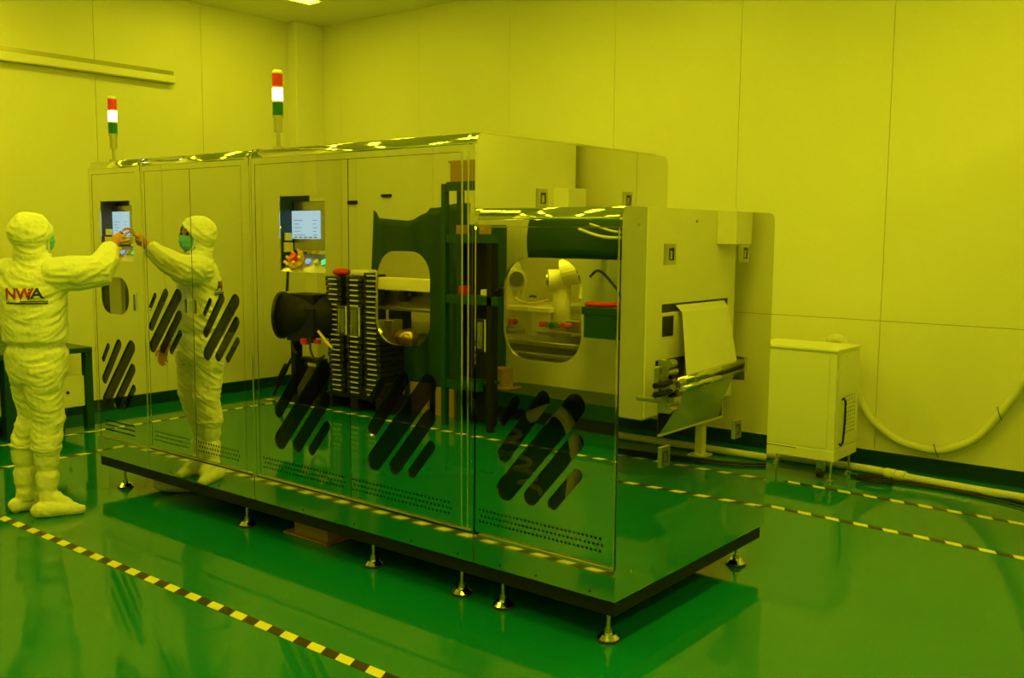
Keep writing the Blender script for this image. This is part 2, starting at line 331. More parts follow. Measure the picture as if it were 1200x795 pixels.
# recess consoles
def console(rc, e_stop):
    x0, x1, z0, z1 = rc; c = link('control_console', B(((x0, .011, z1 - .004), (x1, .11, z1)), ((x1 - .004, .011, z0), (x1, .11, z1 - .004)), ((x0 + .0045, .106, z0), (x1 - .0045, .11, z1 - .004))), MIRROR, mc)
    link('console_cheek', B(((x0, .011, z0), (x0 + .004, .11, z1 - .004))), GBASE if e_stop else INTD, c)
    link('cheek_terminal', B(((x0 + .0045, .03, z0 + .16), (x0 + .02, .07, z0 + .20)), ((x0 + .0045, .025, z0 + .10), (x0 + .012, .08, z0 + .15))), BTNY, c)
    # display housing and sloped button shelf
    link('display_housing', B(((x0 + (.0 if not e_stop else .0) + .01, .085, z0 + .11), (x1 - .006, .105, z1 - .03)), bev=.003), STEEL, c)
    sx0, sx1, sz0, sz1 = (-2.112, -1.885, 1.645, 1.79) if e_stop else (-3.925, -3.726, 1.64, 1.80)
    s = link('display', B(((sx0, .081, sz0), (sx1, .0849, sz1))), SCREEN, c)
    bm = bmesh.new()
    for k in range(6):
        zz = sz0 + .018 + k * .019; L = (.09, .05, .06, .04, .07, .0)[k]
        if L: box(bm, (sx0 + .02, .0795, zz), (sx0 + .02 + L, .0808, zz + .003))
        if k < 5: box(bm, (sx1 - .055, .0795, zz), (sx1 - .055 + .035 - .01 * (k % 2), .0808, zz + .003))
    for k in range(5): box(bm, (sx0 + .02 + .04 * k, .0795, sz0 + .004), (sx0 + .045 + .04 * k, .0808, sz0 + .011))
    link('display_print', bm, SCRTXT, c)
    sl = extr([(.002, z0), (.10, z0), (.10, z0 + .085), (.09, z0 + .09)], x0 + .006, x1 - .006); link('button_shelf', sl, STEEL, c)
    nrm = Vector((0, -.09, .088)).normalized()
    def on(x, f): return Vector((x, .002 + .088 * f, z0 + .09 * f))
    wd = x1 - x0
    for f, m, nm in ((.48, BTNB, 'blue_button'), (.66, BTNY, 'yellow_button'), (.83, BTNG, 'green_button')):
        p = on(x0 + wd * f, .55); link(nm, CY((p + nrm * .001, p + nrm * .014, .017, .015)), m, c)
        link('button_collar', CY((p - nrm * .001, p + nrm * .004, .021)), CHROME, c)
    p = on(x0 + wd * .22, .55)
    link('stop_collar', CY((p - nrm * .001, p + nrm * .006, .05)), YEL, c)
    link('emergency_stop', CY((p + nrm * .006, p + nrm * .03, .014), (p + nrm * .03, p + nrm * .045, .025, .022)), RED, c)
    if e_stop:
        bm = bmesh.new()          # yellow guard petals round the stop button
        for k in range(8):
            a = 2 * PI * k / 8; u = Vector((1, 0, 0)); v = nrm.cross(u); q = p + nrm * .006 + (u * math.cos(a) + v * math.sin(a)) * .04
            cyl(bm, q, q + nrm * .035 + (q - p - nrm * .006) * .3, .012, .008, n=8)
        link('stop_guard', bm, YEL, c)
console(SCR[0], False); console(SCR[1], True)
# square latches on the end panels
for X, pts in ((0, ((.37, 1.60), (1.069, 1.597), (1.05, .754), (.363, .74))), (-.7585, ((.481, 1.848), (1.232, 1.862)))):
    for y, z in pts:
        l = link('panel_latch', plate(rect(y - .036, y + .036, z - .044, z + .044), [rect(y - .022, y + .022, z - .026, z + .026)], X + .0005, X + .009, 'X'), STEEL, mc)
        link('latch_cup', B(((X + .0005, y - .022, z - .026), (X + .0015, y + .022, z + .026))), INTD, l)
        link('latch_lever', B(((X + .0016, y - .004, z - .02), (X + .005, y + .014, z + .014))), STEEL, l)
for y, z in ((.12, 1.72), (.6, 1.74), (1.3, .32), (.12, .3), (.6, .5)):
    link('panel_screw', CY(((.0005, y, z), (.003, y, z), .006), n=8), STEEL, mc)
# levelling feet
def foot(x, y):
    f = link('levelling_foot', CY(((x, y, .0), (x, y, .012), .047, .047), ((x, y, .012), (x, y, .03), .047, .03), ((x, y, .03), (x, y, .042), .018)), CHROME, mc, False)
    link('threaded_rod', CY(((x, y, .042), (x, y, .134), .0085), ((x, y, .042), (x, y, .055), .016)), STEEL, f)
    link('rubber_pad', CY(((x, y, .0), (x, y, .009), .05)), RUBBER, f)
for x in (-3.86, -2.54, -1.49, -.89, -.64, -.075): foot(x, .07)
for x in (-3.86, -2.54, -1.49, -.89, -.09): foot(x, 1.28)
# signal towers
def tower(x, y, z):
    t = link('signal_tower', CY(((x, y, z - .002), (x, y, z + .012), .03), ((x, y, z + .012), (x, y, z + .085), .011), ((x, y, z + .085), (x, y, z + .165), .024), ((x, y, z + .165), (x, y, z + .178), .029)), STEEL, mc)
    for k, (m, nm) in enumerate(((LAMPG, 'green_lens'), (LAMPW, 'lit_white_lens'), (LAMPR, 'red_lens'))):
        zz = z + .18 + k * .075
        link(nm, CY(((x, y, zz), (x, y, zz + .066), .028)), m, t, False)
        link('lens_collar', CY(((x, y, zz + .0665), (x, y, zz + .0745), .029)), WHITE, t)
    link('tower_cap', CY(((x, y, z + .405), (x, y, z + .417), .029, .02)), WHITE, t)
tower(-3.95, .12, ZT + .002); tower(-2.262, .12, ZT + .002)
# screws along the skirt
for x in (-3.2, -2.7, -1.95, -1.55, -1.15, -.85, -.6, -.4, -.12):
    link('skirt_screw', CY(((x, -.0042, .222), (x, -.0065, .222), .005), n=8), DARKM, mc)
# inside of the cases
link('inner_wall', B(((-2.35, .80, 1.10), (-.02, .81, 1.74))), INT, mc)
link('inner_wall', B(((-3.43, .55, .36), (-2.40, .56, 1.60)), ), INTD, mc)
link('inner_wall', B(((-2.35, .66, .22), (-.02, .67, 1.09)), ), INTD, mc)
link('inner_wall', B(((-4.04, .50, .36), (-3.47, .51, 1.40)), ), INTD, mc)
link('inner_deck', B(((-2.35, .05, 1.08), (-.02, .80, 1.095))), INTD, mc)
link('case_fill_strip', B(((-2.3, .30, 1.70), (-.1, .36, 1.712))), CASEFILL, mc)  # added fill strip to brighten the interior, not a machine lamp
link('inner_column', B(((-3.885, .022, 1.12), (-3.745, .05, 1.44))), WHITE, mc)
link('cross_beam', B(((-2.3, .50, 1.368), (-1.05, .56, 1.436)), bev=.004), WHITE, mc)
link('cross_beam', B(((-2.3, .48, 1.262), (-1.05, .56, 1.276)), bev=.002), STEEL, mc)
link('slide_plate', B(((-2.3, .55, 1.276), (-1.2, .57, 1.368))), STEEL, mc)
link('gear_head', CY(((-1.72, .50, 1.335), (-1.72, .55, 1.335), .03), ((-1.66, .50, 1.35), (-1.66, .55, 1.35), .012)), DARKM, mc)
link('motor_block', B(((-1.80, .48, 1.16), (-1.70, .56, 1.262)), ((-1.93, .46, 1.2), (-1.9, .56, 1.45)), bev=.004), DARKM, mc)
link('carriage', B(((-1.73, .38, 1.10), (-1.67, .46, 1.22)), bev=.004), STEEL, mc)
link('feed_roller', CY(((-1.86, .40, 1.12), (-1.75, .36, 1.12), .04), ((-1.62, .40, 1.13), (-1.50, .36, 1.13), .04), n=18), BRASS, mc, True)
link('feed_table', B(((-1.02, .38, 1.315), (-.63, .78, 1.34)), ((-1.0, .41, 1.20), (-.65, .75, 1.315)), bev=.004), WHITE, mc)
ra = link('robot_arm', CY(((-.62, .46, 1.2), (-.62, .46, 1.46), .045, .042), n=24), WHITE, mc, True)
link('shoulder_joint', CY(((-.665, .41, 1.465), (-.60, .47, 1.465), .052), n=24), WHITE, ra)
link('joint_cap', CY(((-.672, .404, 1.465), (-.666, .409, 1.465), .036), n=24), STEEL, ra)
bm = CY(((-.60, .44, 1.50), (-.535, .47, 1.52), .062, .07), n=24); link('upper_arm', bm, WHITE, ra)
link('elbow_ring', CY(((-.534, .471, 1.52), (-.522, .477, 1.52), .066), n=24), DARKM, ra)
link('forearm', CY(((-.52, .478, 1.52), (-.49, .49, 1.51), .07, .05), ((-.49, .49, 1.5), (-.49, .44, 1.38), .03, .02), n=20), WHITE, ra)
for x, m in ((-.67, RED), (-.64, STEEL), (-.61, LAMPG), (-.58, STEEL), (-.55, RED)):
    link('valve_knob', CY(((x, .37, 1.262), (x, .40, 1.262), .014), ((x, .4, 1.262), (x, .44, 1.262), .008), n=12), m, mc)
link('valve_block', B(((-.75, .44, 1.235), (-.5, .5, 1.285)), ((-.72, .4, 1.21), (-.52, .5, 1.23)), bev=.003), STEEL, mc)
link('guide_rail', B(((-1.0, .34, 1.17), (-.45, .37, 1.185)), ((-1.0, .28, 1.12), (-.3, .31, 1.138)), ((-1.0, .18, 1.10), (-.3, .21, 1.115)), bev=.003), STEEL, mc)
link('inner_cable', T([(-.98, .4, 1.35), (-.9, .39, 1.36), (-.8, .4, 1.39), (-.74, .42, 1.385)], .006), RUBBER, mc, True)
link('inner_cable', T([(-.9, .385, 1.347), (-.8, .385, 1.35), (-.72, .39, 1.36), (-.66, .41, 1.375)], .005), YEL, mc, True)
link('inner_bracket', B(((-2.9, .2, 1.0), (-2.6, .4, 1.08)), ((-3.3, .22, 1.02), (-3.1, .4, 1.22)), ((-3.15, .15, .9), (-3.1, .35, 1.3)), ((-2.75, .18, 1.1), (-2.5, .4, 1.2)), bev=.004), STEEL, mc)
link('inner_motor', CY(((-3.2, .15, 1.25), (-3.0, .2, 1.25), .04), n=16), BLACK, mc)
link('inner_motor', CY(((-2.8, .2, 1.25), (-2.55, .2, 1.3), .035), n=16), BLACK, mc)
link('pipe_coil', T([(-.62 + .05 * math.cos(k * 1.2) - k * .006, .25 + .03 * math.sin(k * 1.2), .5 + k * .012) for k in range(24)], .012, 8, 3), CARD, mc, True)
link('inner_pipe', T([(-.6, .2, .86), (-.45, .22, .9), (-.38, .25, .75), (-.4, .25, .5)], .03, 12), WHITE, mc, True)
# stuff below the machine
tag(link('wooden_box', B(((-2.20, .135, .013), (-1.92, .31, .133)), ((-2.28, .12, 0), (-1.91, .33, .012)), bev=.002), WOOD), 'brown wooden box pushed under the machine between its feet', 'box')
tag(link('hose_elbow', T([(-3.30, .52, .046), (-3.38, .34, .046), (-3.50, .20, .05), (-3.56, .14, .062), (-3.56, .16, .09)], .044, 16), HOSE, None, True), 'pale bent hose lying on the floor under the left of the machine', 'hose')

# ------------------------------------------------------------------ worker in coverall
def ring(bm, c, rx, ry, yaw, n=24, tilt=None):
    vs = []
    for k in range(n):
        a = 2 * PI * k / n; v = Vector((rx * math.cos(a), ry * math.sin(a), 0)); v.rotate(Matrix.Rotation(yaw, 3, 'Z'))
        if tilt is not None: v.rotate(tilt)
        vs.append(bm.verts.new(Vector(c) + v))
    return vs
def skin(bm, rs):
    for a, b in zip(rs, rs[1:]):
        n = len(a)
        for k in range(n): bm.faces.new((a[k], a[(k + 1) % n], b[(k + 1) % n], b[k]))
    bm.faces.new(rs[0][::-1]); bm.faces.new(rs[-1])
def vloft(bm, rows): skin(bm, [ring(bm, (x, y, z), rx, ry, math.radians(w_)) for x, y, z, rx, ry, w_ in rows])
def limb(bm, pts, n=16):
    """pts: (x,y,z,r); round sections across the path"""
    P = [Vector(p[:3]) for p in pts]; rs = []
    for i, p in enumerate(pts):
        d = (P[min(i + 1, len(P) - 1)] - P[max(i - 1, 0)]).normalized(); e1 = d.cross(Vector((0, .13, .02)) if abs(d.z) > .75 else Vector((.1, 0, 1))).normalized(); q = Matrix((e1, d.cross(e1).normalized(), d)).transposed()
        rs.append(ring(bm, p[:3], p[3], p[3], 0, n, q))
    skin(bm, rs)
    for i in (0, -1): ball(bm, P[i], pts[i][3])
def ball(bm, c, r, s=(1, 1, 1)): bmesh.ops.create_uvsphere(bm, u_segments=16, v_segments=10, radius=r, matrix=Matrix.Translation(c) @ Matrix.Diagonal((*s, 1)))
def fuse(name, bm, m, parent, vox, smooth=3, fn=None):
    bmesh.ops.recalc_face_normals(bm, faces=bm.faces[:]); me = bpy.data.meshes.new('tmp'); bm.to_mesh(me); bm.free(); o = bpy.data.objects.new('tmp', me); COL.objects.link(o)
    r = o.modifiers.new('r', 'REMESH'); r.mode = 'VOXEL'; r.voxel_size = vox
    if smooth: s = o.modifiers.new('s', 'SMOOTH'); s.iterations = smooth; s.factor = .5
    ev = o.evaluated_get(bpy.context.evaluated_depsgraph_get()); nm = bpy.data.meshes.new_from_object(ev)
    bpy.data.objects.remove(o); bm = bmesh.new(); bm.from_mesh(nm); bpy.data.meshes.remove(nm)
    if fn:
        bm.normal_update(); mv = [(v, v.normal * fn(v.co)) for v in bm.verts]
        for v, d in mv: v.co += d
    return link(name, bm, m, parent, True)
pp = thing('person', 'person in white hooded cleanroom coverall and mask, reaching one hand to the machine screen', 'person', (-3.70, -.54, 0))
LS, RS = Vector((-3.855, -.66, 1.43)), Vector((-3.555, -.45, 1.43))
RE, RW, RH = Vector((-3.46, -.27, 1.45)), Vector((-3.575, -.13, 1.57)), Vector((-3.60, -.075, 1.625))
LE, LW = Vector((-3.955, -.70, 1.14)), Vector((-3.985, -.50, .93))
HC_ = Vector((-3.70, -.535, 1.645))
# body: one continuous surface
bm = bmesh.new()
vloft(bm, [(-3.7, -.54, .80, .14, .11, 15), (-3.7, -.54, .95, .15, .12, 15), (-3.7, -.545, 1.08, .135, .1, 20), (-3.7, -.55, 1.3, .155, .105, 33), (-3.705, -.555, 1.41, .15, .09, 33), (-3.7, -.55, 1.46, .075, .07, 20), (-3.7, -.54, 1.54, .055, .058, 0), (-3.7, -.52, 1.58, .05, .05, 0)])
limb(bm, [(*LS, .05), (*LE, .042), (*LW, .028)]); limb(bm, [(*RS, .05), (*RE, .042), (*RW, .028)])
for sx, kx in ((-1, 0), (1, 0)):
    hx = -3.7 + sx * .085; ax, ay = (-3.80, -.60) if sx < 0 else (-3.615, -.555)
    limb(bm, [(hx, -.545, .80, .065), (hx + (ax - hx) * .6, -.53, .55, .045), (ax, ay, .30, .034), (ax, ay, .10, .03)])
    tx, ty = (-3.795, -.42) if sx < 0 else (-3.49, -.40)
    limb(bm, [(ax, ay - .01, .042, .026), ((ax + tx) / 2, (ay + ty) / 2, .040, .022), ((ax + tx * 2) / 3, (ay + ty * 2) / 3, .034, .018)])
# skull, jaw, nose, brow, ears
ball(bm, HC_ + Vector((0, -.005, .02)), .1, (.78, .98, 1.05)); ball(bm, HC_ + Vector((0, .04, -.045)), .06, (.9, .95, 1.1))
limb(bm, [(-3.70, -.447, 1.655, .008), (-3.70, -.430, 1.615, .013)], 8)
for s in (-1, 1): ball(bm, HC_ + Vector((s * .08, -.005, -.005)), .02, (.4, .8, 1.4)); ball(bm, HC_ + Vector((s * .03, .082, .035)), .016, (1.5, .6, .5))
ball(bm, HC_ + Vector((0, .085, -.06)), .016, (1.6, .7, .5))
# right hand, index finger on the display, others curled
def finger(p, dirs, r): 
    pts = [(*p, r)]; q = Vector(p)
    for d, L in dirs: q = q + Vector(d).normalized() * L; r *= .93; pts.append((*q, r))
    limb(bm, pts, 8)
limb(bm, [(*RW, .028), (*((RW + RH) / 2), .028), (*RH, .03)], 12)
ball(bm, RH, .036, (1.15, .8, 1.1))
u = Vector((.80, .35, -.1)).normalized()
finger(RH + u * .022 + Vector((0, .02, .02)), [((-.25, .75, .55), .04), ((-.2, .9, .25), .028), ((-.2, 1, -.1), .022)], .0095)
finger(RH + Vector((0, .022, .025)), [((-.15, .6, .8), .044), ((-.1, .95, .3), .03), ((-.1, 1, -.3), .022)], .0098)
finger(RH - u * .018 + Vector((0, .02, .022)), [((-.25, .6, .6), .038), ((-.2, .7, -.5), .026), ((0, .1, -1), .02)], .0092)
finger(RH - u * .034 + Vector((0, .014, .012)), [((-.3, .6, .45), .03), ((-.2, .6, -.6), .02), ((0, 0, -1), .017)], .0085)
finger(RH + u * .03 + Vector((0, -.01, -.01)), [((.5, .5, .1), .032), ((.1, .9, .3), .028)], .0105)
# left hand hanging, half curled
LH = LW + Vector((0, .055, -.06)); limb(bm, [(*LW, .028), (*LH, .03)], 12); ball(bm, LH, .036, (.75, 1.05, 1.15))
for k, L in enumerate((.036, .042, .04, .03)):
    finger(LH + Vector((.0, .03 - .019 * k, -.028)), [((.1, .35, -1), L), ((.5, .2, -1), L * .75), ((1, .1, -.6), L * .5)], .0092)
finger(LH + Vector((.012, .035, .005)), [((.4, .9, -.4), .035), ((.3, .4, -1), .026)], .0105)
body = fuse('body', bm, SKIN, pp, .0052, 2)
# coverall: loose, one surface, hood included
bm = bmesh.new()
vloft(bm, [(-3.705, -.545, .79, .155, .135, 18), (-3.70, -.545, .86, .185, .15, 18), (-3.70, -.545, .95, .188, .15, 18), (-3.70, -.545, 1.01, .178, .14, 18), (-3.70, -.548, 1.04, .19, .155, 20), (-3.70, -.55, 1.10, .192, .155, 24), (-3.70, -.55, 1.22, .19, .15, 30), (-3.703, -.553, 1.33, .195, .145, 34), (-3.705, -.555, 1.41, .19, .125, 34), (-3.70, -.55, 1.465, .135, .105, 30), (-3.70, -.545, 1.50, .105, .1, 15), (-3.70, -.54, 1.54, .095, .1, 0)])
limb(bm, [(*(LS + Vector((.03, .02, 0))), .085), (*((LS + LE) / 2), .078), (*(LE + Vector((.01, 0, 0))), .072), (*((LE + LW) / 2), .066), (*LW, .045)])
limb(bm, [(*(RS + Vector((-.03, -.02, -.01))), .10), (*((RS + RE) / 2 + Vector((0, 0, -.01))), .098), (*(RE + Vector((-.01, 0, -.01))), .095), (*((RE + RW) / 2 + Vector((0, 0, -.01))), .075), (*(RW - (RH - RW) * .3), .055)])
for sx in (-1, 1):
    hx = -3.705 + sx * .085; ax, ay = (-3.80, -.60) if sx < 0 else (-3.615, -.555); f = .03
    limb(bm, [(hx, -.545, .86, .115), (hx + (ax - hx) * .3, -.545, .72, .100), (hx + (ax - hx) * .6, -.54 + .01, .57, .086), (hx + (ax - hx) * .8, (-.54 + ay) / 2, .47, .084), (ax, ay * .8 - .2 * .545, .415, .080)])
ball(bm, HC_ + Vector((0, -.02, .018)), .118, (.93, 1.08, 1.0)); ball(bm, HC_ + Vector((0, -.055, .04)), .085, (1, 1.0, .9))
limb(bm, [(-3.70, -.56, 1.60, .095), (-3.70, -.555, 1.52, .085)])
def wr(v):
    n = 0
    q = Vector((v.x * 6, v.y * 6, v.z * 9)); n += .007 * (1 - 2 * abs(noise.noise(q + Vector((0, 0, 3)))))
    q = Vector((v.x * 8 + v.z * 4, v.y * 8, (v.z + v.x * .6 - v.y * .5) * 26)); n += .0085 * (1 - 2 * abs(noise.noise(q)))
    n += .002 * noise.noise(v * 60)
    if abs(v.z - 1.005) < .03 and v.x > -3.93 and v.y < -.2: n -= .012 * (1 - abs(v.z - 1.005) / .03)
    return n - .006
cov = fuse('coverall', bm, SUIT, pp, .0068, 3, wr)
# open the hood at the face
me = cov.data; b2 = bmesh.new(); b2.from_mesh(me); fc = Vector((-3.70, -.415, 1.625)); off = Vector(cov.location) + pp.location
dl = [v for v in b2.verts if v.co.y > -.478 and ((v.co.x - fc.x) / .066) ** 2 + ((v.co.z - fc.z) / .083) ** 2 < 1]
bmesh.ops.delete(b2, geom=dl, context='VERTS')
be = [e for e in b2.edges if e.is_boundary]; b2.to_mesh(me); b2.free(); me.shade_smooth()
link('hood_hem', T([(-3.70 + .07 * math.cos(a), -.452 - .03 * abs(math.cos(a)), 1.627 + .088 * math.sin(a)) for a in [2 * PI * k / 16 for k in range(17)]], .007, 8, 3), SUIT, cov, True)
# boot covers
for sx in (-1, 1):
    ax, ay = (-3.80, -.60) if sx < 0 else (-3.615, -.555); tx, ty = (-3.795, -.445) if sx < 0 else (-3.505, -.42); hx_, hy_ = (-3.81, -.655) if sx < 0 else (-3.60, -.62)
    bm = bmesh.new(); rows = []
    for z, r in ((.07, .05), (.12, .052), (.15, .046), (.18, .056), (.24, .060), (.275, .048), (.31, .061), (.37, .064), (.405, .054), (.43, .058)): rows.append((ax, ay, z, r, r * 1.04, 0))
    vloft(bm, rows)
    limb(bm, [(hx_, hy_, .044, .042), ((hx_ + tx) / 2, (hy_ + ty) / 2, .042, .044), (tx - (tx - hx_) * .15, ty - (ty - hy_) * .15, .032, .035), (tx, ty, .026, .027)])
    limb(bm, [(ax, ay, .12, .048), ((ax + tx) / 2, (ay + ty) / 2, .06, .042)])
    def wb_(v): return .006 * (1 - 2 * abs(noise.noise(Vector((v.x * 22, v.y * 22, v.z * 9))))) + .003 * noise.noise(v * 40)
    bo = fuse('boot_cover', bm, SUIT, pp, .007, 2, wb_)
    for v in bo.data.vertices: v.co.z = max(v.co.z, .001 if v.co.z > -1 else 0)
    link('boot_sole', fl := T([(hx_, hy_ - .02, .006), ((hx_ + tx) / 2, (hy_ + ty) / 2, .006), (tx, ty + .02, .006)], .0055, 8, 3), SUIT, bo, True)
# trouser cuffs
for ax, ay in ((-3.80, -.59), (-3.617, -.553)):
    link('trouser_cuff', T([(ax + .076 * math.cos(a), ay + .078 * math.sin(a), .402 + .006 * math.sin(3 * a)) for a in [2 * PI * k / 14 for k in range(15)]], .011, 8, 3), SUIT, cov, True)
# face mask with pleats, elastic, eyes
bm = bmesh.new(); G = {}
for i in range(17):
    for j in range(13):
        u_ = -1 + i / 8; v_ = -1 + j / 6; x = .062 * u_; z = .047 * v_ * (1 - .12 * u_ * u_)
        y = .115 - .055 * u_ * u_ - .022 * v_ * v_ + .014 * math.exp(-(u_ * 3) ** 2) * max(0, v_ + .4) + .003 * math.sin(v_ * 9)
        G[i, j] = bm.verts.new(HC_ + Vector((x, y, -.04 + z)))
for i in range(16):
    for j in range(12): bm.faces.new((G[i, j], G[i + 1, j], G[i + 1, j + 1], G[i, j + 1]))
mk = link('face_mask', bm, MASK, pp, True); sm = mk.modifiers.new('s', 'SOLIDIFY'); sm.thickness = .002
link('eyes', (lambda b: (ball(b, HC_ + Vector((-.03, .082, .018)), .011), ball(b, HC_ + Vector((.03, .082, .018)), .011), b)[2])(bmesh.new()), BLACK, body, True)
link('eyebrows', T([HC_ + Vector((-.048, .082, .04)), HC_ + Vector((-.028, .092, .046)), HC_ + Vector((-.012, .092, .041))], .003), BLACK, body, True)
link('eyebrows', T([HC_ + Vector((.048, .082, .04)), HC_ + Vector((.028, .092, .046)), HC_ + Vector((.012, .092, .041))], .003), BLACK, body, True)
# gloves: thin sleeves over the hands are drawn as cuff bands
link('sleeve_cuff', T([RW - (RH - RW) * .1 + Vector((.04 * math.cos(a), .03 * math.sin(a) * .6, .036 * math.sin(a))) for a in [2 * PI * k / 12 for k in range(13)]], .008, 8, 3), SUIT, cov, True)
# print on the back of the coverall
def letters(txt, m, size, x_off, z_off, name):
    cu = bpy.data.curves.new('t', 'FONT'); cu.body = txt; cu.size = size; cu.extrude = 0; cu.offset = size * .02; o = bpy.data.objects.new('t', cu); COL.objects.link(o)
    me = bpy.data.meshes.new_from_object(o.evaluated_get(bpy.context.evaluated_depsgraph_get())); bpy.data.objects.remove(o)
    bm = bmesh.new(); bm.from_mesh(me); bpy.data.meshes.remove(me)
    bmesh.ops.triangulate(bm, faces=bm.faces[:])
    for _ in range(2): bmesh.ops.subdivide_edges(bm, edges=[e for e in bm.edges if e.calc_length() > .012], cuts=2)
    bmesh.ops.triangulate(bm, faces=bm.faces[:])
    yaw = math.radians(34); ux = Vector((math.cos(yaw), math.sin(yaw), 0)); nrm = Vector((math.sin(yaw), -math.cos(yaw), 0)); c = Vector((-3.70, -.55, 0))
    loc = Vector(cov.location) + pp.location
    for v in bm.verts:
        w_ = c + ux * (v.co.x + x_off) + Vector((0, 0, v.co.y + z_off)); st = w_ + nrm * .5
        hit, p, n_, _ = cov.ray_cast(st, -nrm)
        v.co = (p + nrm * .0035) if hit else (w_ + nrm * .16)
    return link(name, bm, m, cov)
bpy.context.view_layer.update()
letters('NW', LOGOR, .092, -.085, 1.285, 'red_print'); letters('iA', LOGOB, .085, .052, 1.290, 'black_print')
bpy.context.view_layer.update()
def strip(x0, x1, z0, z1):
    bm = bmesh.new(); yaw = math.radians(34); ux = Vector((math.cos(yaw), math.sin(yaw), 0)); nrm = Vector((math.sin(yaw), -math.cos(yaw), 0)); c = Vector((-3.70, -.55, 0)); rows = []
    for k in range(19):
        x = x0 + (x1 - x0) * k / 18; r = []
        for z in (z0, z1):
            w_ = c + ux * x + Vector((0, 0, z)); hit, p, n_, _ = cov.ray_cast(w_ + nrm * .5, -nrm); r.append(bm.verts.new((p + nrm * .004) if hit else w_ + nrm * .16))
        rows.append(r)
    for a, b in zip(rows, rows[1:]): bm.faces.new((a[0], b[0], b[1], a[1]))
    return link('printed_line', bm, LOGOB, cov)
strip(-.085, .145, 1.258, 1.266); strip(.01, .145, 1.270, 1.276)

# ------------------------------------------------------------------ green workbench at the left
wbn = thing('workbench', 'dark green workbench with white drawers along the left wall behind the person', 'workbench', (-6.1, .2, 0))
link('bench_top', B(((-6.45, -.95, .655), (-5.85, .925, .70)), bev=.006), GREENP, wbn)
for y0, y1 in ((-.95, -.85), (.20, .30), (.865, .925)):
    for x in (-6.45, -5.93): link('bench_leg', B(((x, y0, 0), (x + .07, y1, .655))), GREENP, wbn)
link('back_board', B(((-6.44, -.84, .1), (-6.42, .86, .65))), GREENP, wbn)
link('bench_shelf', B(((-6.38, -.85, .16), (-5.93, .86, .19))), GREENP, wbn)
for y0, y1, z0, z1 in ((-.82, .17, .20, .60), (.56, .86, .20, .46)):
    d = link('drawer', B(((-6.38, y0, z0), (-5.88, y1, z1)), bev=.006), WHITE, wbn)
    link('knob', CY(((-5.88, (y0 + y1) / 2, (z0 + z1) / 2), (-5.865, (y0 + y1) / 2, (z0 + z1) / 2), .012)), DARKM, d)

# ------------------------------------------------------------------ chiller cabinet
ch = thing('chiller_cabinet', 'waist-high white steel cabinet with perforated side panel by the back wall', 'cabinet', (-.62, 3.41, 0))
CX0, CX1, CY0, CY1 = -.93, -.318, 3.205, 3.63
link('cabinet_body', B(((CX0, CY0 + .003, .16), (CX1 - .003, CY1, .905))), WHITE, ch)
link('cabinet_top', B(((CX0 - .008, CY0 - .012, .905), (CX1 + .008, CY1 + .008, .922)), bev=.003), WHITE, ch)
link('front_panel', B(((CX0 + .02, CY0 - .004, .235), (CX1 - .055, CY0 + .0025, .885)), bev=.002), WHITE, ch)
link('corner_post', B(((CX1 - .045, CY0 - .003, .17), (CX1 - .0035, CY0 + .0025, .895)), bev=.002), WHITE, ch)
link('base_rail', B(((CX0, CY0 - .008, .155), (CX1 + .004, CY1, .225)), bev=.002), WHITE, ch)
hs = [circ(y, z, .0115, 8) for y in [CY0 + .165 + .037 * a for a in range(6)] for z in [.33 + .028 * b for b in range(10)]]
sp = link('vent_panel', plate(rect(CY0 + .03, CY1 - .012, .24, .885), hs, CX1 + .0005, CX1 + .005, 'X'), WHITE, ch)
link('vent_backing', B(((CX1 - .0025, CY0 + .14, .31), (CX1 + .0002, CY0 + .37, .60))), BLACK, sp)
link('panel_handle', T([(CX1 + .004, CY0 + .075, .27), (CX1 + .03, CY0 + .08, .28), (CX1 + .03, CY0 + .10, .56), (CX1 + .004, CY0 + .10, .57)], .008, 8, 2), DARKM, sp, True)
link('drip_slot', B(((CX0 + .08, CY0 - .0095, .215), (CX0 + .35, CY0 - .0082, .219))), BLACK, ch)
for x, y in ((CX1 - .03, CY0 + .04), (CX0 + .04, CY0 + .04), (CX1 - .03, CY1 - .04), (CX0 + .04, CY1 - .04)):
    link('cabinet_foot', CY(((x, y, 0), (x, y, .015), .025), ((x, y, .015), (x, y, .154), .008)), CHROME, ch)
link('caster', CY(((CX1 - .12, CY0 + .05, .055), (CX1 - .09, CY0 + .05, .055), .04), n=16), BLACK, ch)
link('caster_fork', B(((CX1 - .13, CY0 + .03, .07), (CX1 - .08, CY0 + .08, .154))), STEEL, ch)
# corrugated hose hanging on the back wall
hp = [(-.55, 3.75, .60), (-.45, 3.85, .56), (-.41, 3.9, .52), (-.37, 3.905, .44), (-.29, 3.905, .335), (-.13, 3.905, .228), (.0, 3.905, .195), (.152, 3.905, .185), (.30, 3.905, .235), (.44, 3.905, .34), (.61, 3.905, .59), (.70, 3.905, .78), (.95, 3.905, 1.3)]
hz = thing('corrugated_hose', 'pale corrugated hose looping down the back wall right of the cabinet', 'hose', (.15, 3.9, .19))
link('hose_tube', T(hp, .028, 16, 14), HOSE, hz, True)
for p in ((.16, 3.905, .186), (.55, 3.905, .50)):
    link('cable_tie', T([(p[0] - .015, p[1] - .04, p[2] + .05), (p[0], p[1] - .042, p[2]), (p[0] + .02, p[1] - .04, p[2] - .04)], .003, 6, 3), BLACK, hz)
tag(link('pipe_elbow', T([(-.62, 3.82, .75), (-.60, 3.80, .90), (-.55, 3.79, .935), (-.49, 3.79, .90), (-.48, 3.79, .75)], .035, 14), HOSE, None, True), 'pale pipe bend rising behind the cabinet top', 'pipe')
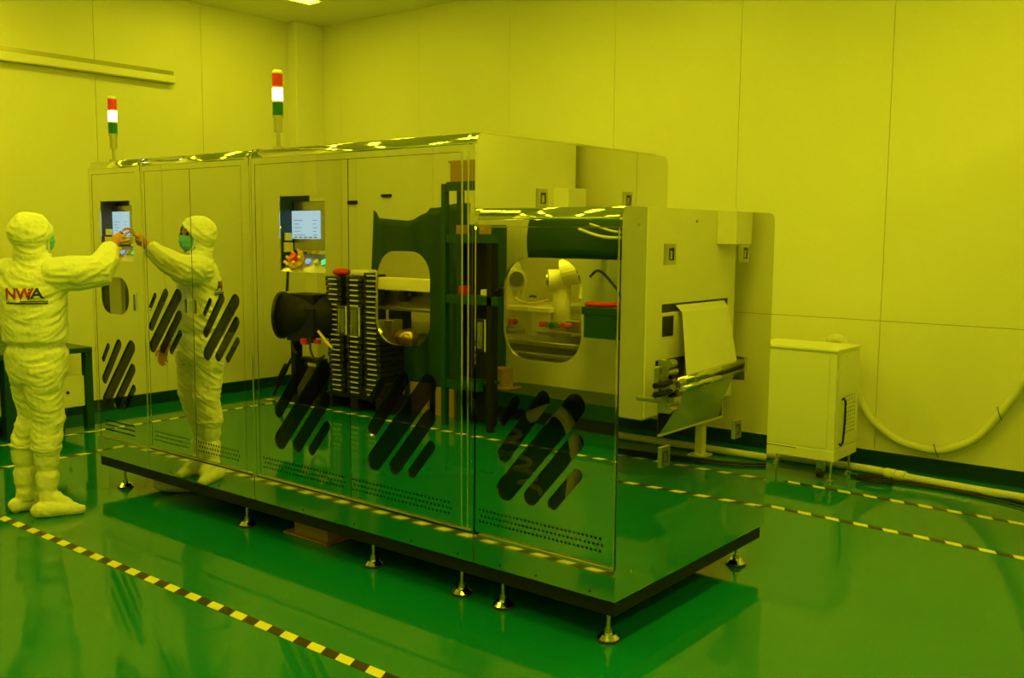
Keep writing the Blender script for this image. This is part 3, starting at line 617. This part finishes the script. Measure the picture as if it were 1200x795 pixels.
fp = thing('floor_pipe', 'long white pipe lying on the floor along the back wall', 'pipe', (.3, 3.6, 0))
link('pipe_run', T([(-3.2, 3.62, .03), (-1.7, 3.60, .03), (-.35, 3.68, .032), (0, 3.62, .032), (.3, 3.585, .032), (.8, 3.55, .032), (2.2, 3.5, .032), (3.6, 3.4, .03)], .028, 12, 8), HOSE, fp, True)
link('pipe_coupling', CY(((-.10, 3.637, .034), (-.03, 3.625, .034), .036), ((-.02, 3.623, .034), (.04, 3.612, .034), .036), n=14), WHITE, fp)
tag(link('black_cable', T([(-.3, 3.5, .012), (.1, 3.56, .012), (.45, 3.54, .012), (.65, 3.55, .012), (.85, 3.47, .012), (1.2, 3.27, .012), (2.4, 3.05, .012), (3.0, 2.95, .012)], .011, 8, 8), RUBBER, None, True), 'thick black cable snaking on the floor below the white pipe', 'cable')
tag(link('black_cable', T([(-.2, 3.45, .01), (.3, 3.52, .01), (.75, 3.42, .01), (1.1, 3.22, .01), (1.6, 3.12, .01), (2.6, 2.96, .01)], .007, 8, 8), RUBBER, None, True), 'thin black cable nearest the tape, leaving to the right', 'cable')
tag(link('cable_coil', T([(-.11 + (.115 + .006 * math.sin(k)) * math.cos(k * .5), 3.42 + .075 * math.sin(k * .5), .012 + .0009 * k) for k in range(40)], .005, 8, 3), RUBBER, None, True), 'round coil of black cable on the floor beside the cabinet foot', 'cable')

# ------------------------------------------------------------------ what the end panel mirrors: coating line right of the frame
cm = thing('coating_machine', 'white coating machine with a draped film web, seen mirrored in the end panel', 'machine', (1.7, 3.1, 0))
FX = 1.35
link('machine_housing', B(((FX + .001, 2.42, .42), (2.6, 3.72, 2.75)), bev=.01), mat('housing_shade_grey', (.5, .5, .46), .4), cm)  # grey puts the side's shade into the colour; the machine is white
link('housing_face', plate([(2.42, .44), (2.62, .44), (2.62, .28), (3.58, .28), (3.58, .44), (3.72, .44), (3.72, 2.74), (2.42, 2.74)], [rect(2.62, 3.62, 1.145, 1.205)], FX - .012, FX, 'X'), WHITE, cm)
link('web_slot', B(((FX - .003, 2.62, 1.14), (FX + .0005, 3.62, 1.21))), BLACK, cm)
link('junction_box', B(((1.18, 3.40, 1.615), (FX - .013, 3.66, 2.06)), bev=.006), WHITE, cm)
link('side_recess', B(((FX - .016, 2.63, .98), (FX - .0125, 2.78, 1.12)), ((FX - .016, 2.55, .64), (FX - .0125, 2.95, .82)), ((FX - .016, 2.6, .30), (FX - .0125, 2.86, .46)), ((FX - .016, 3.35, .30), (FX - .0125, 3.56, .5))), BLACK, cm)
def sheet(rows, m, name):
    bm = bmesh.new(); vs = [[bm.verts.new(p) for p in r] for r in rows]
    for a, b in zip(vs, vs[1:]): bm.faces.new((a[0], a[1], b[1], b[0]))
    o = link(name, bm, m, cm); s = o.modifiers.new('s', 'SOLIDIFY'); s.thickness = .002; return o
sheet([((1.345, 2.82, 1.19), (1.345, 3.56, 1.19)), ((1.30, 2.84, 1.14), (1.30, 3.55, 1.14)), ((1.14, 2.64, .70), (1.14, 3.40, .735))], FILM, 'film_web')
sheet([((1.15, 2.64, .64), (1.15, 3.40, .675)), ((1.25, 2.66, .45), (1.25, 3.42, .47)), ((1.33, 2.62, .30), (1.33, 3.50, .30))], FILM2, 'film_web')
link('guide_roller', CY(((1.15, 2.50, .698), (1.15, 3.48, .738), .026), ((1.15, 2.50, .642), (1.15, 3.48, .68), .026), n=18), CHROME, cm, True)
link('roller_bracket', B(((1.16, 2.30, .58), (1.20, 2.34, .82)), ((1.16, 2.30, .58), (FX - .013, 2.33, .61)), ((1.10, 2.40, .57), (1.22, 2.50, .61)), ((1.12, 2.40, .66), (1.20, 2.46, .73)), ((1.11, 2.36, .67), (1.2, 2.41, .70)), ((1.15, 2.385, .50), (1.22, 2.41, .86)), ((1.12, 3.49, .60), (FX - .013, 3.52, .78)), bev=.004), STEEL, cm)
link('roller_bracket', CY(((1.13, 2.20, .71), (1.13, 2.40, .71), .02), ((1.13, 2.20, .65), (1.13, 2.40, .65), .02), ((1.16, 2.42, .6), (1.16, 2.50, .6), .03), ((1.16, 2.42, .73), (1.16, 2.50, .73), .03), n=12), DARKM, cm)
link('roller_bracket', CY(((1.12, 2.34, .84), (1.12, 2.42, .84), .028), ((1.13, 2.34, .78), (1.13, 2.47, .78), .02), ((1.12, 2.36, .53), (1.12, 2.44, .53), .024), ((1.1, 2.44, .70), (1.1, 2.53, .70), .018), ((1.1, 2.44, .645), (1.1, 2.53, .645), .018), n=12), STEEL, cm)
for y in (3.38,):
    link('machine_leg', B(((1.40, y, .012), (1.46, y + .06, .43)), ((1.36, y - .04, 0), (1.50, y + .10, .012))), WHITE, cm)
link('machine_leg', B(((2.48, 2.5, .012), (2.54, 2.56, .43)), ((2.44, 2.46, 0), (2.58, 2.60, .012))), WHITE, cm)
link('machine_leg', B(((2.48, 3.6, .012), (2.54, 3.66, .43)), ((2.44, 3.56, 0), (2.58, 3.70, .012))), WHITE, cm)
tag(link('black_hose', T([(1.5, 2.0, .9), (1.45, 2.15, .75), (1.5, 2.2, .5), (1.48, 2.2, .2), (1.55, 2.3, .02), (1.8, 2.6, .014), (2.3, 3.0, .014)], .012, 8, 8), RUBBER, None, True), 'black cable hanging down beside the coating machine rollers', 'cable')

# ------------------------------------------------------------------ what the doors mirror: things along the wall behind the camera
def W(y): return -y
dm = thing('drum_winder', 'dark drum-shaped winder on a black stand, mirrored in the long doors', 'machine', (-5.55, -2.95, 0))
link('drum', CY(((-5.75, -2.85, .86), (-5.22, -3.1, .86), .215), n=32), DARKM, dm, True)
link('drum_flange', CY(((-5.78, -2.835, .86), (-5.752, -2.85, .86), .235), n=32), BLACK, dm)
link('drum_guard', B(((-5.70, -3.1, .98), (-5.30, -2.85, 1.08)), ((-5.66, -2.84, .62), (-5.25, -2.80, .95)), bev=.01), DARKM, dm)
link('stand', B(((-5.72, -3.0, .02), (-5.66, -2.9, .66)), ((-5.60, -3.0, .40), (-5.28, -2.92, .45)), ((-5.34, -3.0, .02), (-5.28, -2.9, .44)), ((-5.8, -3.2, 0), (-5.25, -2.85, .07)), bev=.004), DARKM, dm)
link('gearbox', B(((-5.58, -2.98, .07), (-5.36, -2.86, .36)), bev=.01), INTD, dm)
link('brace', T([(-5.69, -2.95, .5), (-5.85, -2.9, .25), (-5.98, -2.88, .03)], .018, 8, 3), BLACK, dm)
link('hanging_cable', T([(-5.70, -2.85, 1.1), (-5.66, -2.85, 1.4), (-5.58, -2.85, 1.6)], .014, 8), RUBBER, dm, True)
tag(link('hooked_cable', T([(-5.3, -2.80, .68), (-5.28, -2.79, .55), (-5.2, -2.78, .47), (-5.1, -2.78, .50), (-5.08, -2.79, .52)], .012, 8), RUBBER, None, True), 'black hooked cable hanging below the dark drum', 'cable')
link('hanging_cable', T([(-5.62, -2.85, .66), (-5.58, -2.82, .55), (-5.5, -2.8, .5)], .012, 8), RUBBER, dm, True)
link('clamp', B(((-5.42, -2.82, .60), (-5.34, -2.78, .66)), ((-5.22, -2.82, .62), (-5.16, -2.78, .66))), RED, dm)
tag(link('lever_bar', T([(-5.2, -2.82, .74), (-5.05, -2.80, .64), (-4.98, -2.8, .60)], .014, 8, 2), YEL), 'short yellow lever bar sticking out in front of the left tray stack', 'bar')
# stacks of black trays
tr = thing('tray', 'black plastic tray in the tall stacks, mirrored in the long doors', 'tray', (0, 0, 0), 'black trays in tall stacks')
tb = link('tray_body', B(((-.11, -.15, 0), (.11, .15, .042)), bev=.004), BLACK, tr)
tl = link('tray_label', B(((-.065, .1505, .013), (.055, .153, .024))), WHITE, tr)
first = True
pal = tag(link('pallet', B(((-5.22, -3.28, .12), (-4.42, -2.92, .15)), ((-5.22, -3.28, .0), (-5.12, -2.92, .12)), ((-4.87, -3.28, 0), (-4.77, -2.92, .12)), ((-4.52, -3.28, 0), (-4.42, -2.92, .12))), DARKM), 'low dark pallet under the stacks of black trays', 'pallet')
for c, (x, n) in enumerate(((-5.08, 23), (-4.84, 23), (-4.60, 24))):
    for k_ in range(n):
        if first: r_ = tr; first = False
        else:
            r_ = tr.copy(); COL.objects.link(r_)
            for chd in (tb, tl): q = chd.copy(); COL.objects.link(q); q.parent = r_
        r_['label'] = 'black plastic tray in the %s of the three tall tray stacks' % ('left', 'middle', 'right')[c]; r_['group'] = 'black trays, %s stack' % ('left', 'middle', 'right')[c]
        if k_ == n - 1: r_['label'] = 'topmost black tray of the %s tall tray stack' % ('left', 'middle', 'right')[c]
        j = random.uniform(-.008, .008); lean = .0025 * k_ if c == 0 else 0
        r_.location = (x + j - lean, -3.1 + random.uniform(-.006, .006), .151 + k_ * .0485)
        r_.rotation_euler.z = random.uniform(-.03, .03)
tag(link('red_cloth', (lambda b: (ball(b, Vector((-5.12, -3.05, 1.30)), .09, (1.2, .8, .45)), b)[1])(bmesh.new()), RED, None, True), 'crumpled red cloth on top of the left tray stack', 'cloth')
tag(link('folded_sheets', B(((-4.95, -3.2, 1.271), (-4.70, -3.0, 1.33)), bev=.02), WHITE), 'folded pale sheets on the middle tray stack', 'cloth')
# tarp over a tall machine, curved upper edge
bm = bmesh.new(); rows = []
N_ = 40
for i in range(N_ + 1):
    f = i / N_; x = -5.02 + f * 1.25
    if f < .04: top = 1.90 - f
    elif f < .62: top = 1.80 + .02 * math.cos(f * 5) + .10 * max(0, (f - .35) / .27) ** 1.5
    else: top = 1.93 + .02 * math.sin(f * 8)
    r = []
    for j in range(26):
        z = top * (1 - j / 25) + .03 * (j / 25); y = -3.36 + .03 * math.sin(f * 19 + z * 2) + .015 * math.sin(f * 43) * (j / 25); r.append(bm.verts.new((x, y, z)))
    r.append(bm.verts.new((x, -3.62, top - .002))) if 0 else None
    rows.append(r)
for a, b in zip(rows, rows[1:]):
    for j in range(25): bm.faces.new((a[j], b[j], b[j + 1], a[j + 1]))
tp = tag(link('green_tarp', bm, TARP, None, True), 'dark green tarpaulin with a wavy top edge, mirrored in the long doors', 'tarpaulin'); s_ = tp.modifiers.new('s', 'SOLIDIFY'); s_.thickness = .006
tag(link('covered_crate', B(((-4.95, -3.95, 0), (-3.80, -3.42, 1.76)), bev=.01), GREENP), 'tall green crate standing behind the tarpaulin', 'crate')
for k_ in range(3):
    tag(link('cardboard_sheet', B(((-4.75 + k_ * .33, -3.30, .0), (-4.52 + k_ * .33, -3.27, .30 - .02 * k_)), bev=.002), CARD), ('short cardboard piece leaning at the left foot of the tarpaulin', 'cardboard piece leaning at the middle of the tarpaulin foot', 'cardboard piece leaning at the right foot of the tarpaulin')[k_], 'cardboard')
# hooks on the wall behind
for x, lab in ((-6.24, 'left'), (-5.70, 'right')):
    tag(link('wall_hook', B(((x, YF + .001, (1.99 if x < -6 else 2.06)), (x + .14, YF + .03, (2.03 if x < -6 else 2.09))), bev=.004), DARKM), 'small dark bracket on the wall behind the camera, %s one' % lab, 'bracket')
# green rack
rk = thing('storage_rack', 'tall green steel storage rack, mirrored where the tall and low sections meet', 'rack', (-3.3, -3.2, 0))
for x in (-3.74, -3.22):
    for y in (-3.22, -3.02): link('rack_post', B(((x if x < -3.5 or y > -3.1 else -3.36, y, 0), ((x if x < -3.5 or y > -3.1 else -3.36) + .05, y + .05, 2.10 if x < -3.5 else 1.6))), GREENP if x < -3.5 else DARKM, rk)
for z in (.34, 1.08, 1.60, 2.04):
    link('rack_beam', B(((-3.68, -3.02, z), (-3.1 if 1 < z < 2 else -3.3, -2.97, z + .075))), GREENP, rk)
    link('rack_shelf', B(((-3.68, -3.2, z + .05), (-3.26, -3.03, z + .07))), GREENP, rk)
link('rack_back', B(((-3.7, -3.24, .02), (-3.32, -3.225, 1.6))), DARKM, rk)
tag(link('cardboard_carton', B(((-3.70, -3.22, 2.116), (-3.36, -3.04, 2.30)), ((-3.715, -3.23, 2.28), (-3.69, -3.03, 2.295)), bev=.004), CARD), 'brown cardboard carton on top of the green rack', 'box')
for x, lab in ((-3.62, 'left'), (-3.36, 'right')):
    tag(link('wooden_block', B(((x, -3.1, 1.671), (x + .08, -3.03, 1.75)), bev=.003), CARD), 'small pale wooden block on an upper rack shelf, %s one' % lab, 'block')
for x, m, lab in ((-3.6, RED, 'red clamp left on the rack shelf'), (-3.35, WHITE, 'small white bottle on the rack shelf'), (-3.24, BLACK, 'black tool lying on the rack shelf'), (-3.17, BLACK, 'second black tool at the right end of the rack shelf')):
    tag(link('tool', B(((x, -3.12, 1.156), (x + .07, -3.04, 1.19 + random.random() * .04)), bev=.006), m), lab, 'tool')
tag(link('cardboard_carton', B(((-3.72, -3.78, .27), (-3.58, -3.62, .44)), ((-3.78, -3.80, .252), (-3.50, -3.60, .27)), bev=.003), CARD), 'small brown carton on the low green platform', 'box')
# low platform, dark canopy, table with red strap
lp = thing('low_platform', 'long low green platform along the wall behind the camera, mirrored in the right door', 'platform', (-2.6, -2.9, 0))
link('platform_deck', B(((-3.76, -4.1, .11), (-1.2, -3.55, .25)), bev=.004), GREENP, lp)
link('platform_shadow', B(((-3.74, -4.08, 0), (-1.22, -3.58, .11))), BLACK, lp)  # black block stands in for the shadow under the deck
dc = thing('hooded_canopy', 'dark green rounded canopy hanging over the right side of the far bench', 'canopy', (-2.4, -3.5, 1.4))
prf = [(-3.75 + .0, 1.60)]
bm = bmesh.new(); rows = []
for k_ in range(17):
    a = PI * (-.1 + 1.0 * k_ / 16); y = -3.45 + .42 * math.cos(a); z = 1.62 + .42 * math.sin(a); rows.append((bm.verts.new((-2.84, y, z)), bm.verts.new((-1.3, y, z))))
for a, b in zip(rows, rows[1:]): bm.faces.new((a[0], a[1], b[1], b[0]))
o = link('canopy_skin', bm, TARP, dc, True); s_ = o.modifiers.new('s', 'SOLIDIFY'); s_.thickness = .01
link('canopy_rib', T([(-2.3, -2.98, 1.72), (-2.05, -2.96, 1.66), (-1.75, -2.97, 1.66)], .012, 8), HOSE, dc, True)
link('canopy_rib', T([(-2.2, -2.99, 1.76), (-1.95, -2.97, 1.70), (-1.7, -2.97, 1.71)], .009, 8), HOSE, dc, True)
link('canopy_bracket', B(((-2.84, -4.138, 1.5), (-2.80, -3.8, 1.56)), ((-1.36, -4.138, 1.5), (-1.32, -3.8, 1.56))), DARKM, dc)
tt = thing('green_bench', 'green bench with a red strap on its top, mirrored at the right door', 'bench', (-1.9, -3.1, 0))
link('bench_top', B(((-2.28, -3.45, 1.06), (-1.3, -3.0, 1.12)), bev=.004), GREENP, tt)
link('bench_apron', B(((-2.26, -3.03, .88), (-1.3, -3.01, 1.06))), GREENP, tt)
link('bench_bracket', B(((-1.36, -4.138, 1.0), (-1.31, -3.45, 1.06)), ((-2.26, -4.138, 1.0), (-2.21, -3.45, 1.06))), GREENP, tt)
tag(link('red_strap', T([(-2.26, -3.04, 1.14), (-2.1, -3.03, 1.142), (-1.95, -3.05, 1.15), (-1.8, -3.04, 1.16), (-1.6, -3.04, 1.14)], .02, 10, 4), RED, None, True), 'red rolled strap lying on the green bench', 'strap')
tag(link('hook_cable', T([(-2.27, -3.1, 1.35), (-2.2, -3.1, 1.40), (-2.12, -3.1, 1.36), (-2.0, -3.1, 1.24), (-1.95, -3.1, 1.14)], .011, 8), RUBBER, None, True), 'short black bent cable above the green bench', 'cable')
